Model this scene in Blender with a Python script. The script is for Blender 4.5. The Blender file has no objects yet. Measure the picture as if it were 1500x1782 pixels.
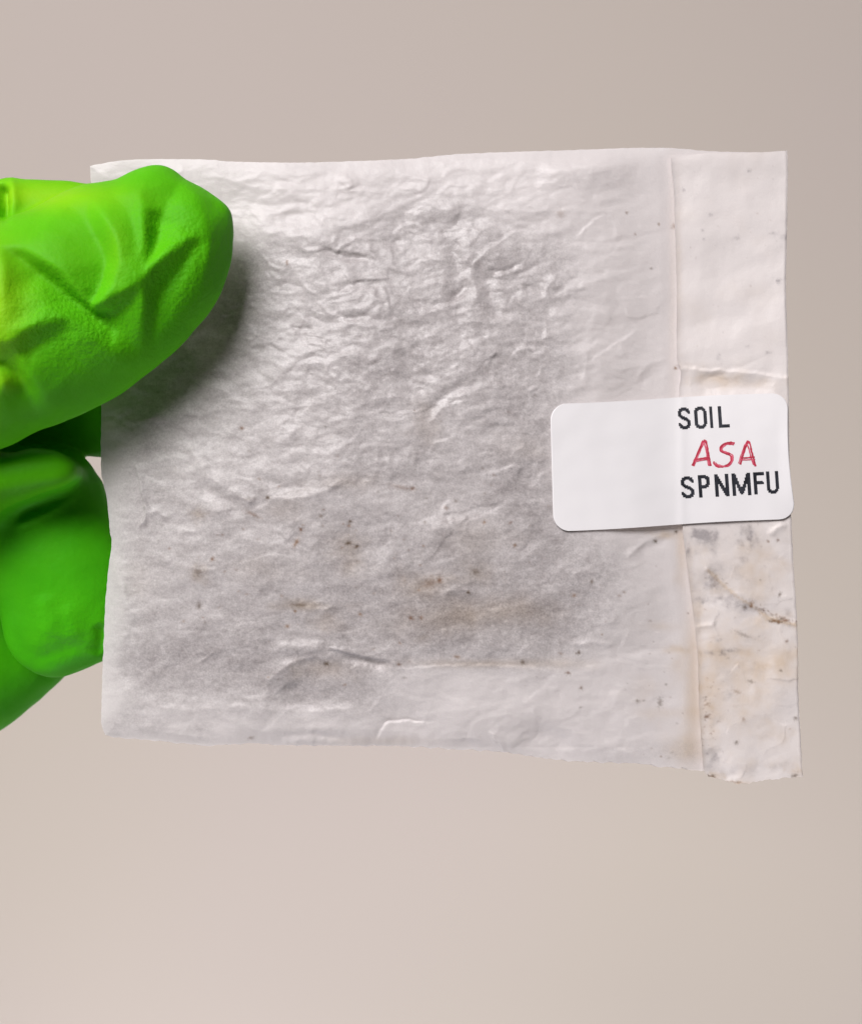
import bpy, math, random
import numpy as np

# ------------------------------------------------------------------ camera, world, lamps
SC = bpy.context.scene
S = 0.07e-3            # metres per photo pixel on the plane of the packet
D = 0.160              # camera to packet
CX, CY = 750.0, 891.0

def link(o):
    SC.collection.objects.link(o)
    return o

cam_d = bpy.data.cameras.new('camera')
cam = link(bpy.data.objects.new('camera', cam_d))
cam.location = (0, -D, 0)
cam.rotation_euler = (math.radians(90), 0, 0)
cam_d.sensor_fit = 'VERTICAL'
cam_d.sensor_height = 36.0
cam_d.lens = 18.0 / (891 * S / D)
cam_d.clip_start = 0.002
cam_d.clip_end = 50
cam_d.dof.use_dof = True
cam_d.dof.focus_distance = D - 0.0030
cam_d.dof.aperture_fstop = 30.0
SC.camera = cam

SC.view_settings.view_transform = 'Standard'
SC.view_settings.look = 'None'
SC.view_settings.exposure = 0.0
SC.view_settings.gamma = 1.0

w = bpy.data.worlds.new('World')
SC.world = w
w.use_nodes = True
w.node_tree.nodes['Background'].inputs[0].default_value = (1.0, 0.95, 0.92, 1)
w.node_tree.nodes['Background'].inputs[1].default_value = 0.018

def aim(o, target):
    from mathutils import Vector
    d = Vector(target) - o.location
    o.rotation_euler = d.to_track_quat('-Z', 'Y').to_euler()

def area(name, loc, target, sx, sy, power, col):
    l = bpy.data.lights.new(name, 'AREA')
    l.shape = 'RECTANGLE'; l.size = sx; l.size_y = sy
    l.energy = power; l.color = col
    o = link(bpy.data.objects.new(name, l))
    o.location = loc
    aim(o, target)
    return o

area('ceiling_lamp', (-0.54, -1.20, 0.88), (0, 0, 0), 0.92, 0.64, 34.5, (1.0, 0.973, 0.972))
area('ceiling_lamp', (-0.35, -1.1, 1.6), (0, 0, 0), 1.0, 0.5, 4.0, (1.0, 0.95, 0.93))
area('fill_light', (-1.35, -0.5, -0.25), (-0.04, 0, 0), 0.5, 0.5, 2.8, (1.0, 0.97, 0.96))  # added fill, not a window: lifts the shaded fingers from lower left
wl = area('wall_fill_light', (-0.10, 0.0, -1.15), (0.05, 0.55, -0.27), 0.8, 0.4, 4.4, (0.95, 0.94, 1.0))  # added fill that brightens the lower wall; stands for no real fixture

wl.data.spread = math.radians(80)

# ------------------------------------------------------------------ numpy tools
rng = np.random.RandomState(7)
PX0, PY0, PX1, PY1 = 120, 230, 1430, 1400          # raster window on the packet (photo pixels)
XX, YY = np.meshgrid(np.arange(PX0, PX1, dtype=np.float32), np.arange(PY0, PY1, dtype=np.float32))

def sstep(a, b, x):
    t = np.clip((x - a) / (b - a), 0, 1)
    return t * t * (3 - 2 * t)

_perm = rng.randint(0, 256, size=65536)
_gx = np.cos(np.linspace(0, 2 * np.pi, 257)[:-1]).astype(np.float32)
_gy = np.sin(np.linspace(0, 2 * np.pi, 257)[:-1]).astype(np.float32)

def perlin(x, y, seed=0):
    xi = np.floor(x).astype(np.int64); yi = np.floor(y).astype(np.int64)
    fx = (x - xi).astype(np.float32); fy = (y - yi).astype(np.float32)
    def g(ix, iy, dx, dy):
        h = _perm[(ix * 7919 + iy * 104729 + seed * 15731) & 65535]
        return _gx[h] * dx + _gy[h] * dy
    u = fx * fx * fx * (fx * (fx * 6 - 15) + 10); v = fy * fy * fy * (fy * (fy * 6 - 15) + 10)
    a = g(xi, yi, fx, fy); b = g(xi + 1, yi, fx - 1, fy)
    c = g(xi, yi + 1, fx, fy - 1); d = g(xi + 1, yi + 1, fx - 1, fy - 1)
    return ((a * (1 - u) + b * u) * (1 - v) + (c * (1 - u) + d * u) * v) * 1.5

def fbm(x, y, seed=0, oct=4, gain=.5):
    r = 0; a = 1.0
    for i in range(oct):
        r = r + a * perlin(x * 2 ** i, y * 2 ** i, seed + i * 17)
        a *= gain
    return r

def ridged(x, y, seed=0, oct=3, gain=.5):
    r = 0; a = 1.0
    for i in range(oct):
        r = r + a * (0.5 - np.abs(perlin(x * 2 ** i, y * 2 ** i, seed + i * 31)))
        a *= gain
    return r

def blur(a, r):
    for _ in range(3):
        for ax in (0, 1):
            p = [(0, 0), (0, 0)]; p[ax] = (r + 1, r)
            c = np.cumsum(np.pad(a, p, mode='edge'), axis=ax, dtype=np.float64)
            n = a.shape[ax]
            hi = np.take(c, range(2 * r + 1, 2 * r + 1 + n), axis=ax)
            lo = np.take(c, range(0, n), axis=ax)
            a = ((hi - lo) / (2 * r + 1)).astype(np.float32)
    return a

def seg_dist(X, Y, pts):
    best = np.full(X.shape, 1e9, np.float32)
    for (x0, y0), (x1, y1) in zip(pts[:-1], pts[1:]):
        dx, dy = x1 - x0, y1 - y0
        L = dx * dx + dy * dy + 1e-9
        t = np.clip(((X - x0) * dx + (Y - y0) * dy) / L, 0, 1)
        best = np.minimum(best, np.hypot(X - x0 - t * dx, Y - y0 - t * dy))
    return best

def smooth_path(pts, n=8):
    pts = [pts[0]] + list(pts) + [pts[-1]]
    out = []
    for i in range(1, len(pts) - 2):
        p0, p1, p2, p3 = [np.array(p, float) for p in pts[i - 1:i + 3]]
        for k in range(n):
            t = k / n
            out.append(tuple(.5 * ((2 * p1) + (p2 - p0) * t + (2 * p0 - 5 * p1 + 4 * p2 - p3) * t * t + (3 * p1 - p0 - 3 * p2 + p3) * t ** 3)))
    out.append(tuple(pts[-2]))
    return out

def signed_dist(X, Y, pts):
    """distance to a path, signed: negative on the left of the direction of travel as drawn (y down)"""
    best = np.full(X.shape, 1e9, np.float32); sg = np.zeros(X.shape, np.float32)
    tt = np.zeros(X.shape, np.float32)
    n = len(pts) - 1
    for i, ((x0, y0), (x1, y1)) in enumerate(zip(pts[:-1], pts[1:])):
        dx, dy = x1 - x0, y1 - y0
        L = dx * dx + dy * dy + 1e-9
        t = np.clip(((X - x0) * dx + (Y - y0) * dy) / L, 0, 1)
        d = np.hypot(X - x0 - t * dx, Y - y0 - t * dy)
        m = d < best
        best = np.where(m, d, best)
        sg = np.where(m, np.sign(dx * (Y - y0) - dy * (X - x0)), sg)
        tt = np.where(m, (i + t) / n, tt)
    return best, sg, tt

def stroke(R, x0, y0, pts, wid, amp, kind='g', jit=2.0, taper=True, seed=0):
    """add a fold along pts to raster R (origin x0,y0). kinds: g soft, c sharp crease, s step (raised on the left side)"""
    path = smooth_path(pts, 6)
    xs = [p[0] for p in path]; ys = [p[1] for p in path]
    m = wid * (6 if kind == 's' else 4.5) + 6
    ax = max(0, int(min(xs) - m - x0)); bx = min(R.shape[1], int(max(xs) + m - x0))
    ay = max(0, int(min(ys) - m - y0)); by = min(R.shape[0], int(max(ys) + m - y0))
    if ax >= bx or ay >= by: return
    X, Y = np.meshgrid(np.arange(ax, bx, dtype=np.float32) + x0, np.arange(ay, by, dtype=np.float32) + y0)
    if jit:
        X2 = X + jit * fbm(X / 17, Y / 17, 60 + seed, 3); Y2 = Y + jit * fbm(X / 17, Y / 17, 90 + seed, 3)
    else:
        X2, Y2 = X, Y
    d, sg, t = signed_dist(X2, Y2, path)
    tp = sstep(0, .28, t) * sstep(1, .72, t) if taper else 1.0

    if kind == 'g': v = np.exp(-(d / wid) ** 2 / 1.2) * tp
    elif kind == 'c': v = np.exp(-np.sqrt((d / wid) ** 2 + .08)) * tp
    else:
        v = np.where(sg < 0, np.exp(-d / (wid * 1.6)), np.exp(-(d / (wid * .28)) ** 2)) * tp
    R[ay:by, ax:bx] += (amp * v).astype(np.float32)

def samp(R, x, y, x0=PX0, y0=PY0):
    fx = np.clip(x - x0, 0, R.shape[1] - 1.001); fy = np.clip(y - y0, 0, R.shape[0] - 1.001)
    ix = fx.astype(int); iy = fy.astype(int)
    u = fx - ix; v = fy - iy
    if R.ndim == 3: u = u[..., None]; v = v[..., None]
    return (R[iy, ix] * (1 - u) + R[iy, ix + 1] * u) * (1 - v) + (R[iy + 1, ix] * (1 - u) + R[iy + 1, ix + 1] * u) * v

def at(px, py, y):
    """world point at depth y (m, + away from the camera) that lies behind photo pixel px,py"""
    k = (D + y) / D
    return np.stack([(px - CX) * S * k, y + 0 * px, (CY - py) * S * k], -1)

def resample(pts, n, ts=None):
    p = np.array(pts, float)
    L = np.concatenate([[0], np.cumsum(np.hypot(*np.diff(p, axis=0).T))]); L /= L[-1]
    t = np.linspace(0, 1, n) if ts is None else ts
    return np.stack([np.interp(t, L, p[:, 0]), np.interp(t, L, p[:, 1])], -1)

def coons(T, B, L, R):
    n, m = len(T), len(L)
    s = np.linspace(0, 1, n)[None, :, None]; t = np.linspace(0, 1, m)[:, None, None]
    P = (1 - t) * T[None] + t * B[None] + (1 - s) * L[:, None] + s * R[:, None]
    P -= (1 - s) * (1 - t) * T[0] + s * (1 - t) * T[-1] + (1 - s) * t * B[0] + s * t * B[-1]
    return P

def mesh_from(name, V, F, mat=None, parent=None, smooth=True, cols=None):
    me = bpy.data.meshes.new(name)
    V = np.ascontiguousarray(V.reshape(-1, 3), dtype=np.float32)
    F = np.ascontiguousarray(F, dtype=np.int32)
    k = F.shape[1]
    me.vertices.add(len(V)); me.vertices.foreach_set('co', V.ravel())
    me.loops.add(F.size); me.loops.foreach_set('vertex_index', F.ravel())
    me.polygons.add(len(F))
    me.polygons.foreach_set('loop_start', np.arange(0, F.size, k, dtype=np.int32))
    me.polygons.foreach_set('loop_total', np.full(len(F), k, dtype=np.int32))
    me.update(calc_edges=True)
    if smooth: me.polygons.foreach_set('use_smooth', np.ones(len(F), bool))
    if cols:
        for cn, arr in cols.items():
            a = me.attributes.new(cn, 'FLOAT_COLOR', 'POINT')
            c = np.ones((len(V), 4), np.float32); c[:, :3] = arr.reshape(-1, 3)
            a.data.foreach_set('color', c.ravel())
    me.validate()
    if mat: me.materials.append(mat)
    o = link(bpy.data.objects.new(name, me))
    if parent: o.parent = parent
    return o

def grid_faces(m, n, off=0):
    i = np.arange(m * n).reshape(m, n) + off
    return np.stack([i[:-1, :-1], i[1:, :-1], i[1:, 1:], i[:-1, 1:]], -1).reshape(-1, 4)

# ------------------------------------------------------------------ materials
def new_mat(name):
    m = bpy.data.materials.new(name); m.use_nodes = True
    nt = m.node_tree; nt.nodes.clear()
    return m, nt, nt.nodes, nt.links

def noise(N, L, co, scale, detail=3, rough=.55, vec=None):
    n = N.new('ShaderNodeTexNoise'); n.inputs['Scale'].default_value = scale
    n.inputs['Detail'].default_value = detail; n.inputs['Roughness'].default_value = rough
    if vec:
        mp = N.new('ShaderNodeMapping'); mp.inputs['Scale'].default_value = vec
        L.new(co, mp.inputs[0]); co = mp.outputs[0]
    L.new(co, n.inputs['Vector'])
    return n

def math_n(N, L, op, a, b=None, clamp=False):
    m = N.new('ShaderNodeMath'); m.operation = op; m.use_clamp = clamp
    for i, v in enumerate((a, b)):
        if v is None: continue
        if isinstance(v, (int, float)): m.inputs[i].default_value = v
        else: L.new(v, m.inputs[i])
    return m.outputs[0]

def paper_mat(name, trans=.3, rough=.42, grain=1.0, base=None, clearness=0):
    m, nt, N, L = new_mat(name)
    out = N.new('ShaderNodeOutputMaterial')
    co = N.new('ShaderNodeTexCoord').outputs['Object']
    bs = N.new('ShaderNodeBsdfPrincipled')
    bs.inputs['Roughness'].default_value = rough
    bs.inputs['IOR'].default_value = 1.5
    tr = N.new('ShaderNodeBsdfTranslucent')
    mx = N.new('ShaderNodeMixShader'); mx.inputs[0].default_value = trans
    n1 = noise(N, L, co, 4800, 2, .6)
    n2 = noise(N, L, co, 1700, 3, .6, (1.0, 1.0, 1.6))
    if base is None:
        at1 = N.new('ShaderNodeAttribute'); at1.attribute_name = 'tint'
        at2 = N.new('ShaderNodeAttribute'); at2.attribute_name = 'mask'
        sep = N.new('ShaderNodeSeparateColor'); L.new(at2.outputs['Color'], sep.inputs[0])
        soil = sep.outputs[0]
        # fibre grain: stronger where the soil touches the paper
        amp = math_n(N, L, 'MULTIPLY_ADD', soil, .95 * grain)
        amp.node.inputs[2].default_value = .06 * grain
        g = math_n(N, L, 'SUBTRACT', n1.outputs['Fac'], .5)
        g2 = math_n(N, L, 'MULTIPLY', math_n(N, L, 'SUBTRACT', n2.outputs['Fac'], .5), .5)
        g = math_n(N, L, 'ADD', g, g2)
        f = math_n(N, L, 'ADD', math_n(N, L, 'MULTIPLY', g, amp), 1.0)
        vm = N.new('ShaderNodeVectorMath'); vm.operation = 'SCALE'
        L.new(at1.outputs['Color'], vm.inputs[0]); L.new(f, vm.inputs['Scale'])
        col = vm.outputs[0]
        L.new(math_n(N, L, 'ADD', math_n(N, L, 'MULTIPLY', sep.outputs[1], -.14), rough + .0), bs.inputs['Roughness'])
        L.new(col, bs.inputs['Base Color']); L.new(col, tr.inputs['Color'])
        # soil behind the paper stops the light that comes through
        L.new(math_n(N, L, 'MULTIPLY', math_n(N, L, 'SUBTRACT', 1.0, math_n(N, L, 'MULTIPLY', soil, .75)), trans), mx.inputs[0])
    else:
        bs.inputs['Base Color'].default_value = (*base, 1); tr.inputs['Color'].default_value = (*base, 1)
    b = N.new('ShaderNodeBump'); b.inputs['Strength'].default_value = .35 * grain; b.inputs['Distance'].default_value = .00006
    h = math_n(N, L, 'ADD', n1.outputs['Fac'], n2.outputs['Fac'])
    L.new(h, b.inputs['Height']); L.new(b.outputs[0], bs.inputs['Normal'])
    L.new(bs.outputs[0], mx.inputs[1]); L.new(tr.outputs[0], mx.inputs[2])
    if clearness:
        tp = N.new('ShaderNodeBsdfTransparent'); m2 = N.new('ShaderNodeMixShader'); m2.inputs[0].default_value = clearness
        if base is None: L.new(math_n(N, L, 'MULTIPLY', math_n(N, L, 'SUBTRACT', 1.0, soil, True), clearness), m2.inputs[0])
        L.new(mx.outputs[0], m2.inputs[1]); L.new(tp.outputs[0], m2.inputs[2]); L.new(m2.outputs[0], out.inputs[0])
    else: L.new(mx.outputs[0], out.inputs[0])
    return m

M_front = paper_mat('glassine_front', .34, .52, clearness=.10)
M_back = paper_mat('glassine_back', .50, .5, 1.0, (.74, .70, .68), clearness=.32)
M_flap = paper_mat('glassine_flap', .18, .50, .8)
M_sticker = paper_mat('sticker_paper', .03, .38, .25, (.82, .795, .81))

def ink_mat(name, col, rough, patch):
    m, nt, N, L = new_mat(name)
    out = N.new('ShaderNodeOutputMaterial')
    co = N.new('ShaderNodeTexCoord').outputs['Object']
    bs = N.new('ShaderNodeBsdfPrincipled'); bs.inputs['Roughness'].default_value = rough
    n = noise(N, L, co, patch, 3, .6)
    r = N.new('ShaderNodeValToRGB')
    r.color_ramp.elements[0].position = .35; r.color_ramp.elements[0].color = (*col[0], 1)
    r.color_ramp.elements[1].position = .68; r.color_ramp.elements[1].color = (*col[1], 1)
    L.new(n.outputs['Fac'], r.inputs[0]); L.new(r.outputs[0], bs.inputs['Base Color'])
    L.new(bs.outputs[0], out.inputs[0])
    return m
M_black = ink_mat('black_ink', ((.012, .013, .018), (.035, .037, .048)), .4, 900)
M_red = ink_mat('red_ink', ((.50, .03, .07), (.72, .17, .24)), .5, 1500)
M_redd = ink_mat('dark_red_ink', ((.36, .012, .035), (.60, .05, .10)), .5, 1500)

def glove_mat():
    m, nt, N, L = new_mat('lime_nitrile')
    out = N.new('ShaderNodeOutputMaterial')
    co = N.new('ShaderNodeTexCoord').outputs['Object']
    bs = N.new('ShaderNodeBsdfPrincipled')
    bs.inputs['Roughness'].default_value = .56
    bs.inputs['IOR'].default_value = 1.4
    bs.inputs['Specular IOR Level'].default_value = .16
    n0 = noise(N, L, co, 130, 2)
    r = N.new('ShaderNodeValToRGB')
    r.color_ramp.elements[0].position = .3; r.color_ramp.elements[0].color = (.052, .40, .004, 1)
    r.color_ramp.elements[1].position = .7; r.color_ramp.elements[1].color = (.070, .47, .004, 1)
    L.new(n0.outputs['Fac'], r.inputs[0])
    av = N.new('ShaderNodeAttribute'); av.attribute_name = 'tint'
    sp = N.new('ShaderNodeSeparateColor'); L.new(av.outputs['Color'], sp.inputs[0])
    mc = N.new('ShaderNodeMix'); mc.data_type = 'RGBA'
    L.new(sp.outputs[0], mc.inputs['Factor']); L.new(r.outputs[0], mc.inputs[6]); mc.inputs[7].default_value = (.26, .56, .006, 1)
    L.new(mc.outputs[2], bs.inputs['Base Color'])
    bs.inputs['Subsurface Weight'].default_value = .25
    bs.inputs['Subsurface Radius'].default_value = (.6, 1.0, .12)
    bs.inputs['Subsurface Scale'].default_value = .0012
    n1 = noise(N, L, co, 2100, 3, .55)
    n2 = noise(N, L, co, 700, 2, .5)
    k = sp.outputs[1]      # the grip texture shows only on parts of the fingers
    h = math_n(N, L, 'ADD', math_n(N, L, 'MULTIPLY', n1.outputs['Fac'], k), math_n(N, L, 'MULTIPLY', n2.outputs['Fac'], .3))
    b = N.new('ShaderNodeBump'); b.inputs['Strength'].default_value = .75; b.inputs['Distance'].default_value = .00034
    L.new(h, b.inputs['Height']); L.new(b.outputs[0], bs.inputs['Normal'])
    L.new(bs.outputs[0], out.inputs[0])
    return m
M_glove = glove_mat()

def wall_mat():
    m, nt, N, L = new_mat('beige_wall')
    out = N.new('ShaderNodeOutputMaterial')
    co = N.new('ShaderNodeTexCoord').outputs['Object']
    bs = N.new('ShaderNodeBsdfPrincipled'); bs.inputs['Roughness'].default_value = .75
    n = noise(N, L, co, 3.2, 2, .4)
    r = N.new('ShaderNodeValToRGB')
    r.color_ramp.elements[0].position = .35; r.color_ramp.elements[0].color = (.455, .40, .345, 1)
    r.color_ramp.elements[1].position = .65; r.color_ramp.elements[1].color = (.455, .395, .358, 1)
    L.new(n.outputs['Fac'], r.inputs[0]); L.new(r.outputs[0], bs.inputs['Base Color'])
    n2 = noise(N, L, co, 500, 3)
    b = N.new('ShaderNodeBump'); b.inputs['Strength'].default_value = .2; b.inputs['Distance'].default_value = .0003
    L.new(n2.outputs['Fac'], b.inputs['Height']); L.new(b.outputs[0], bs.inputs['Normal'])
    L.new(bs.outputs[0], out.inputs[0])
    return m

# ------------------------------------------------------------------ the wall behind
WY = 0.55
wv = np.array([[-3, WY, -2], [3, WY, -2], [3, WY, 2], [-3, WY, 2]], float)
wall = mesh_from('wall', wv, np.array([[0, 1, 2, 3]]), wall_mat(), smooth=False)
wall['kind'] = 'structure'

# ------------------------------------------------------------------ packet outline (photo pixels)
TOP = [(157, 289), (180, 284), (215, 279), (260, 277), (320, 277), (370, 278), (400, 281), (500, 283), (600, 281), (700, 277), (745, 273),
       (800, 268), (900, 264), (1000, 261), (1080, 258), (1150, 257), (1200, 260), (1232, 263), (1300, 265), (1367, 264)]
BOT = [(184, 1279), (200, 1283), (280, 1290), (350, 1297), (380, 1297), (440, 1294), (480, 1296), (640, 1298), (700, 1299), (760, 1302),
       (830, 1306), (880, 1308), (900, 1313), (960, 1321), (1000, 1325), (1100, 1329), (1150, 1334), (1222, 1341), (1300, 1344), (1388, 1346)]
LEFT = [(157, 289), (160, 330), (168, 450), (175, 600), (177, 700), (176, 790), (178, 830), (185, 858), (189, 890), (192, 925), (195, 945),
        (190, 985), (184, 1050), (181, 1120), (178, 1200), (177, 1258), (184, 1279)]
RIGHT = [(1367, 264), (1368, 330), (1367, 420), (1366, 500), (1368, 600), (1370, 660), (1371, 700), (1372, 800), (1374, 880), (1376, 920), (1380, 1000),
         (1384, 1080), (1387, 1200), (1390, 1280), (1388, 1346)]
FL_LEFT = [(1166, 274), (1169, 300), (1172, 335), (1175, 420), (1177, 500), (1177, 600), (1178, 625), (1184, 642), (1183, 665), (1181, 690), (1184, 800), (1187, 912),
           (1191, 950), (1197, 1000), (1205, 1060), (1211, 1110), (1214, 1150), (1216, 1230), (1221, 1300), (1224, 1338), (1232, 1350)]
FL_TOP = [(1166, 274), (1190, 271), (1232, 267), (1300, 266), (1369, 262)]
FL_RIGHT = [(1369, 262), (1370, 300), (1369, 400), (1367, 500), (1370, 600), (1371, 660), (1372, 700), (1373, 800), (1375, 880), (1377, 920), (1381, 1000),
            (1386, 1080), (1388, 1140), (1388, 1200), (1392, 1280), (1396, 1350)]
FL_BOT = [(1232, 1350), (1245, 1353), (1260, 1357), (1284, 1364), (1310, 1361), (1340, 1357), (1372, 1353), (1396, 1350)]

# ------------------------------------------------------------------ relief of the front (mm, towards the camera)
s_ = np.clip((XX - 175) / 1010, 0, 1); t_ = np.clip((YY - 280) / 1020, 0, 1)
low = 3.4 * np.clip(4 * s_ * (1 - s_), 0, 1) ** .7 * np.clip(np.sin(np.pi * t_ ** 1.15), 0, 1) ** .8
low *= 1 - .85 * np.exp(-(((XX - 260) / 230) ** 2 + ((YY - 480) / 260) ** 2))       # pinched under the thumb
low += .5 * perlin(XX / 420 + 3, YY / 330 + 9, 5) + .25
low += .35 * sstep(420, 250, YY)
low = low.astype(np.float32)
STX = sstep(940, 975, XX) * sstep(670, 700, YY) * sstep(950, 920, YY)       # under the sticker it lies smoother
calm = 1 - .85 * STX
body = sstep(1200, 1120, XX)
wx = XX + 26 * fbm(XX / 130, YY / 110, 1, 3); wy = YY + 20 * fbm(XX / 120, YY / 90, 2, 3)
cent = np.exp(-(((XX - 720) / 330) ** 2 + ((YY - 580) / 240) ** 2))
cent = np.clip(cent * 1.25, 0, 1)
rest = .72 + .28 * cent
wr = np.zeros_like(XX)
def facets(x, y, seed):
    xi = np.floor(x).astype(np.int64); yi = np.floor(y).astype(np.int64)
    f1 = np.full(x.shape, 9e9, np.float32); f2 = f1.copy(); p1x = f1 * 0; p1y = f1 * 0; p2x = f1 * 0; p2y = f1 * 0
    for dx in (-1, 0, 1):
        for dy in (-1, 0, 1):
            h = (( (xi + dx) * 7919 + (yi + dy) * 104729 + seed * 15731) & 65535)
            qx = xi + dx + _perm[h] / 256.0; qy = yi + dy + _perm[(h + 777) & 65535] / 256.0
            d = ((x - qx) ** 2 + (y - qy) ** 2).astype(np.float32)
            n1 = d < f1; n2 = (~n1) & (d < f2)
            f2 = np.where(n1, f1, np.where(n2, d, f2)); p2x = np.where(n1, p1x, np.where(n2, qx, p2x)); p2y = np.where(n1, p1y, np.where(n2, qy, p2y))
            f1 = np.where(n1, d, f1); p1x = np.where(n1, qx, p1x); p1y = np.where(n1, qy, p1y)
    return ((f2 - f1) / (2 * np.hypot(p2x - p1x, p2y - p1y) + .15)).astype(np.float32)
fw = XX + 12 * fbm(XX / 60, YY / 45, 201, 2); fv = YY + 9 * fbm(XX / 60, YY / 40, 203, 2)
wr += .32 * rest * facets(fw / 88 + fv / 300, fv / 50, 211)
wr -= .15 * rest * facets(fw / 50 + 3, fv / 28 - fw / 400, 213)
wr += .05 * (.25 + .75 * cent) * facets(fw / 30 + 3, fv / 17, 217)
wr = blur(wr.astype(np.float32), 1)
wr += .12 * rest * (ridged(wx / 150, wy / 62, 11, 2) - .3) * 1.0
wr += .06 * (.15 + .78 * cent) * (ridged(wx / 62 + 5, wy / 27, 23, 2) - .3)
wr += .022 * (.15 + .85 * cent) * ridged(wx / 26, wy / 13, 37, 2)
wr += .35 * fbm(XX / 170, YY / 120, 41, 2)
wr += .05 * fbm(XX / 26, YY / 18, 47, 2) * rest
edge = sstep(255, 330, YY)
wr *= calm * (.3 + .7 * body) * (.35 + .65 * edge)
wr = wr.astype(np.float32)
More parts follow.
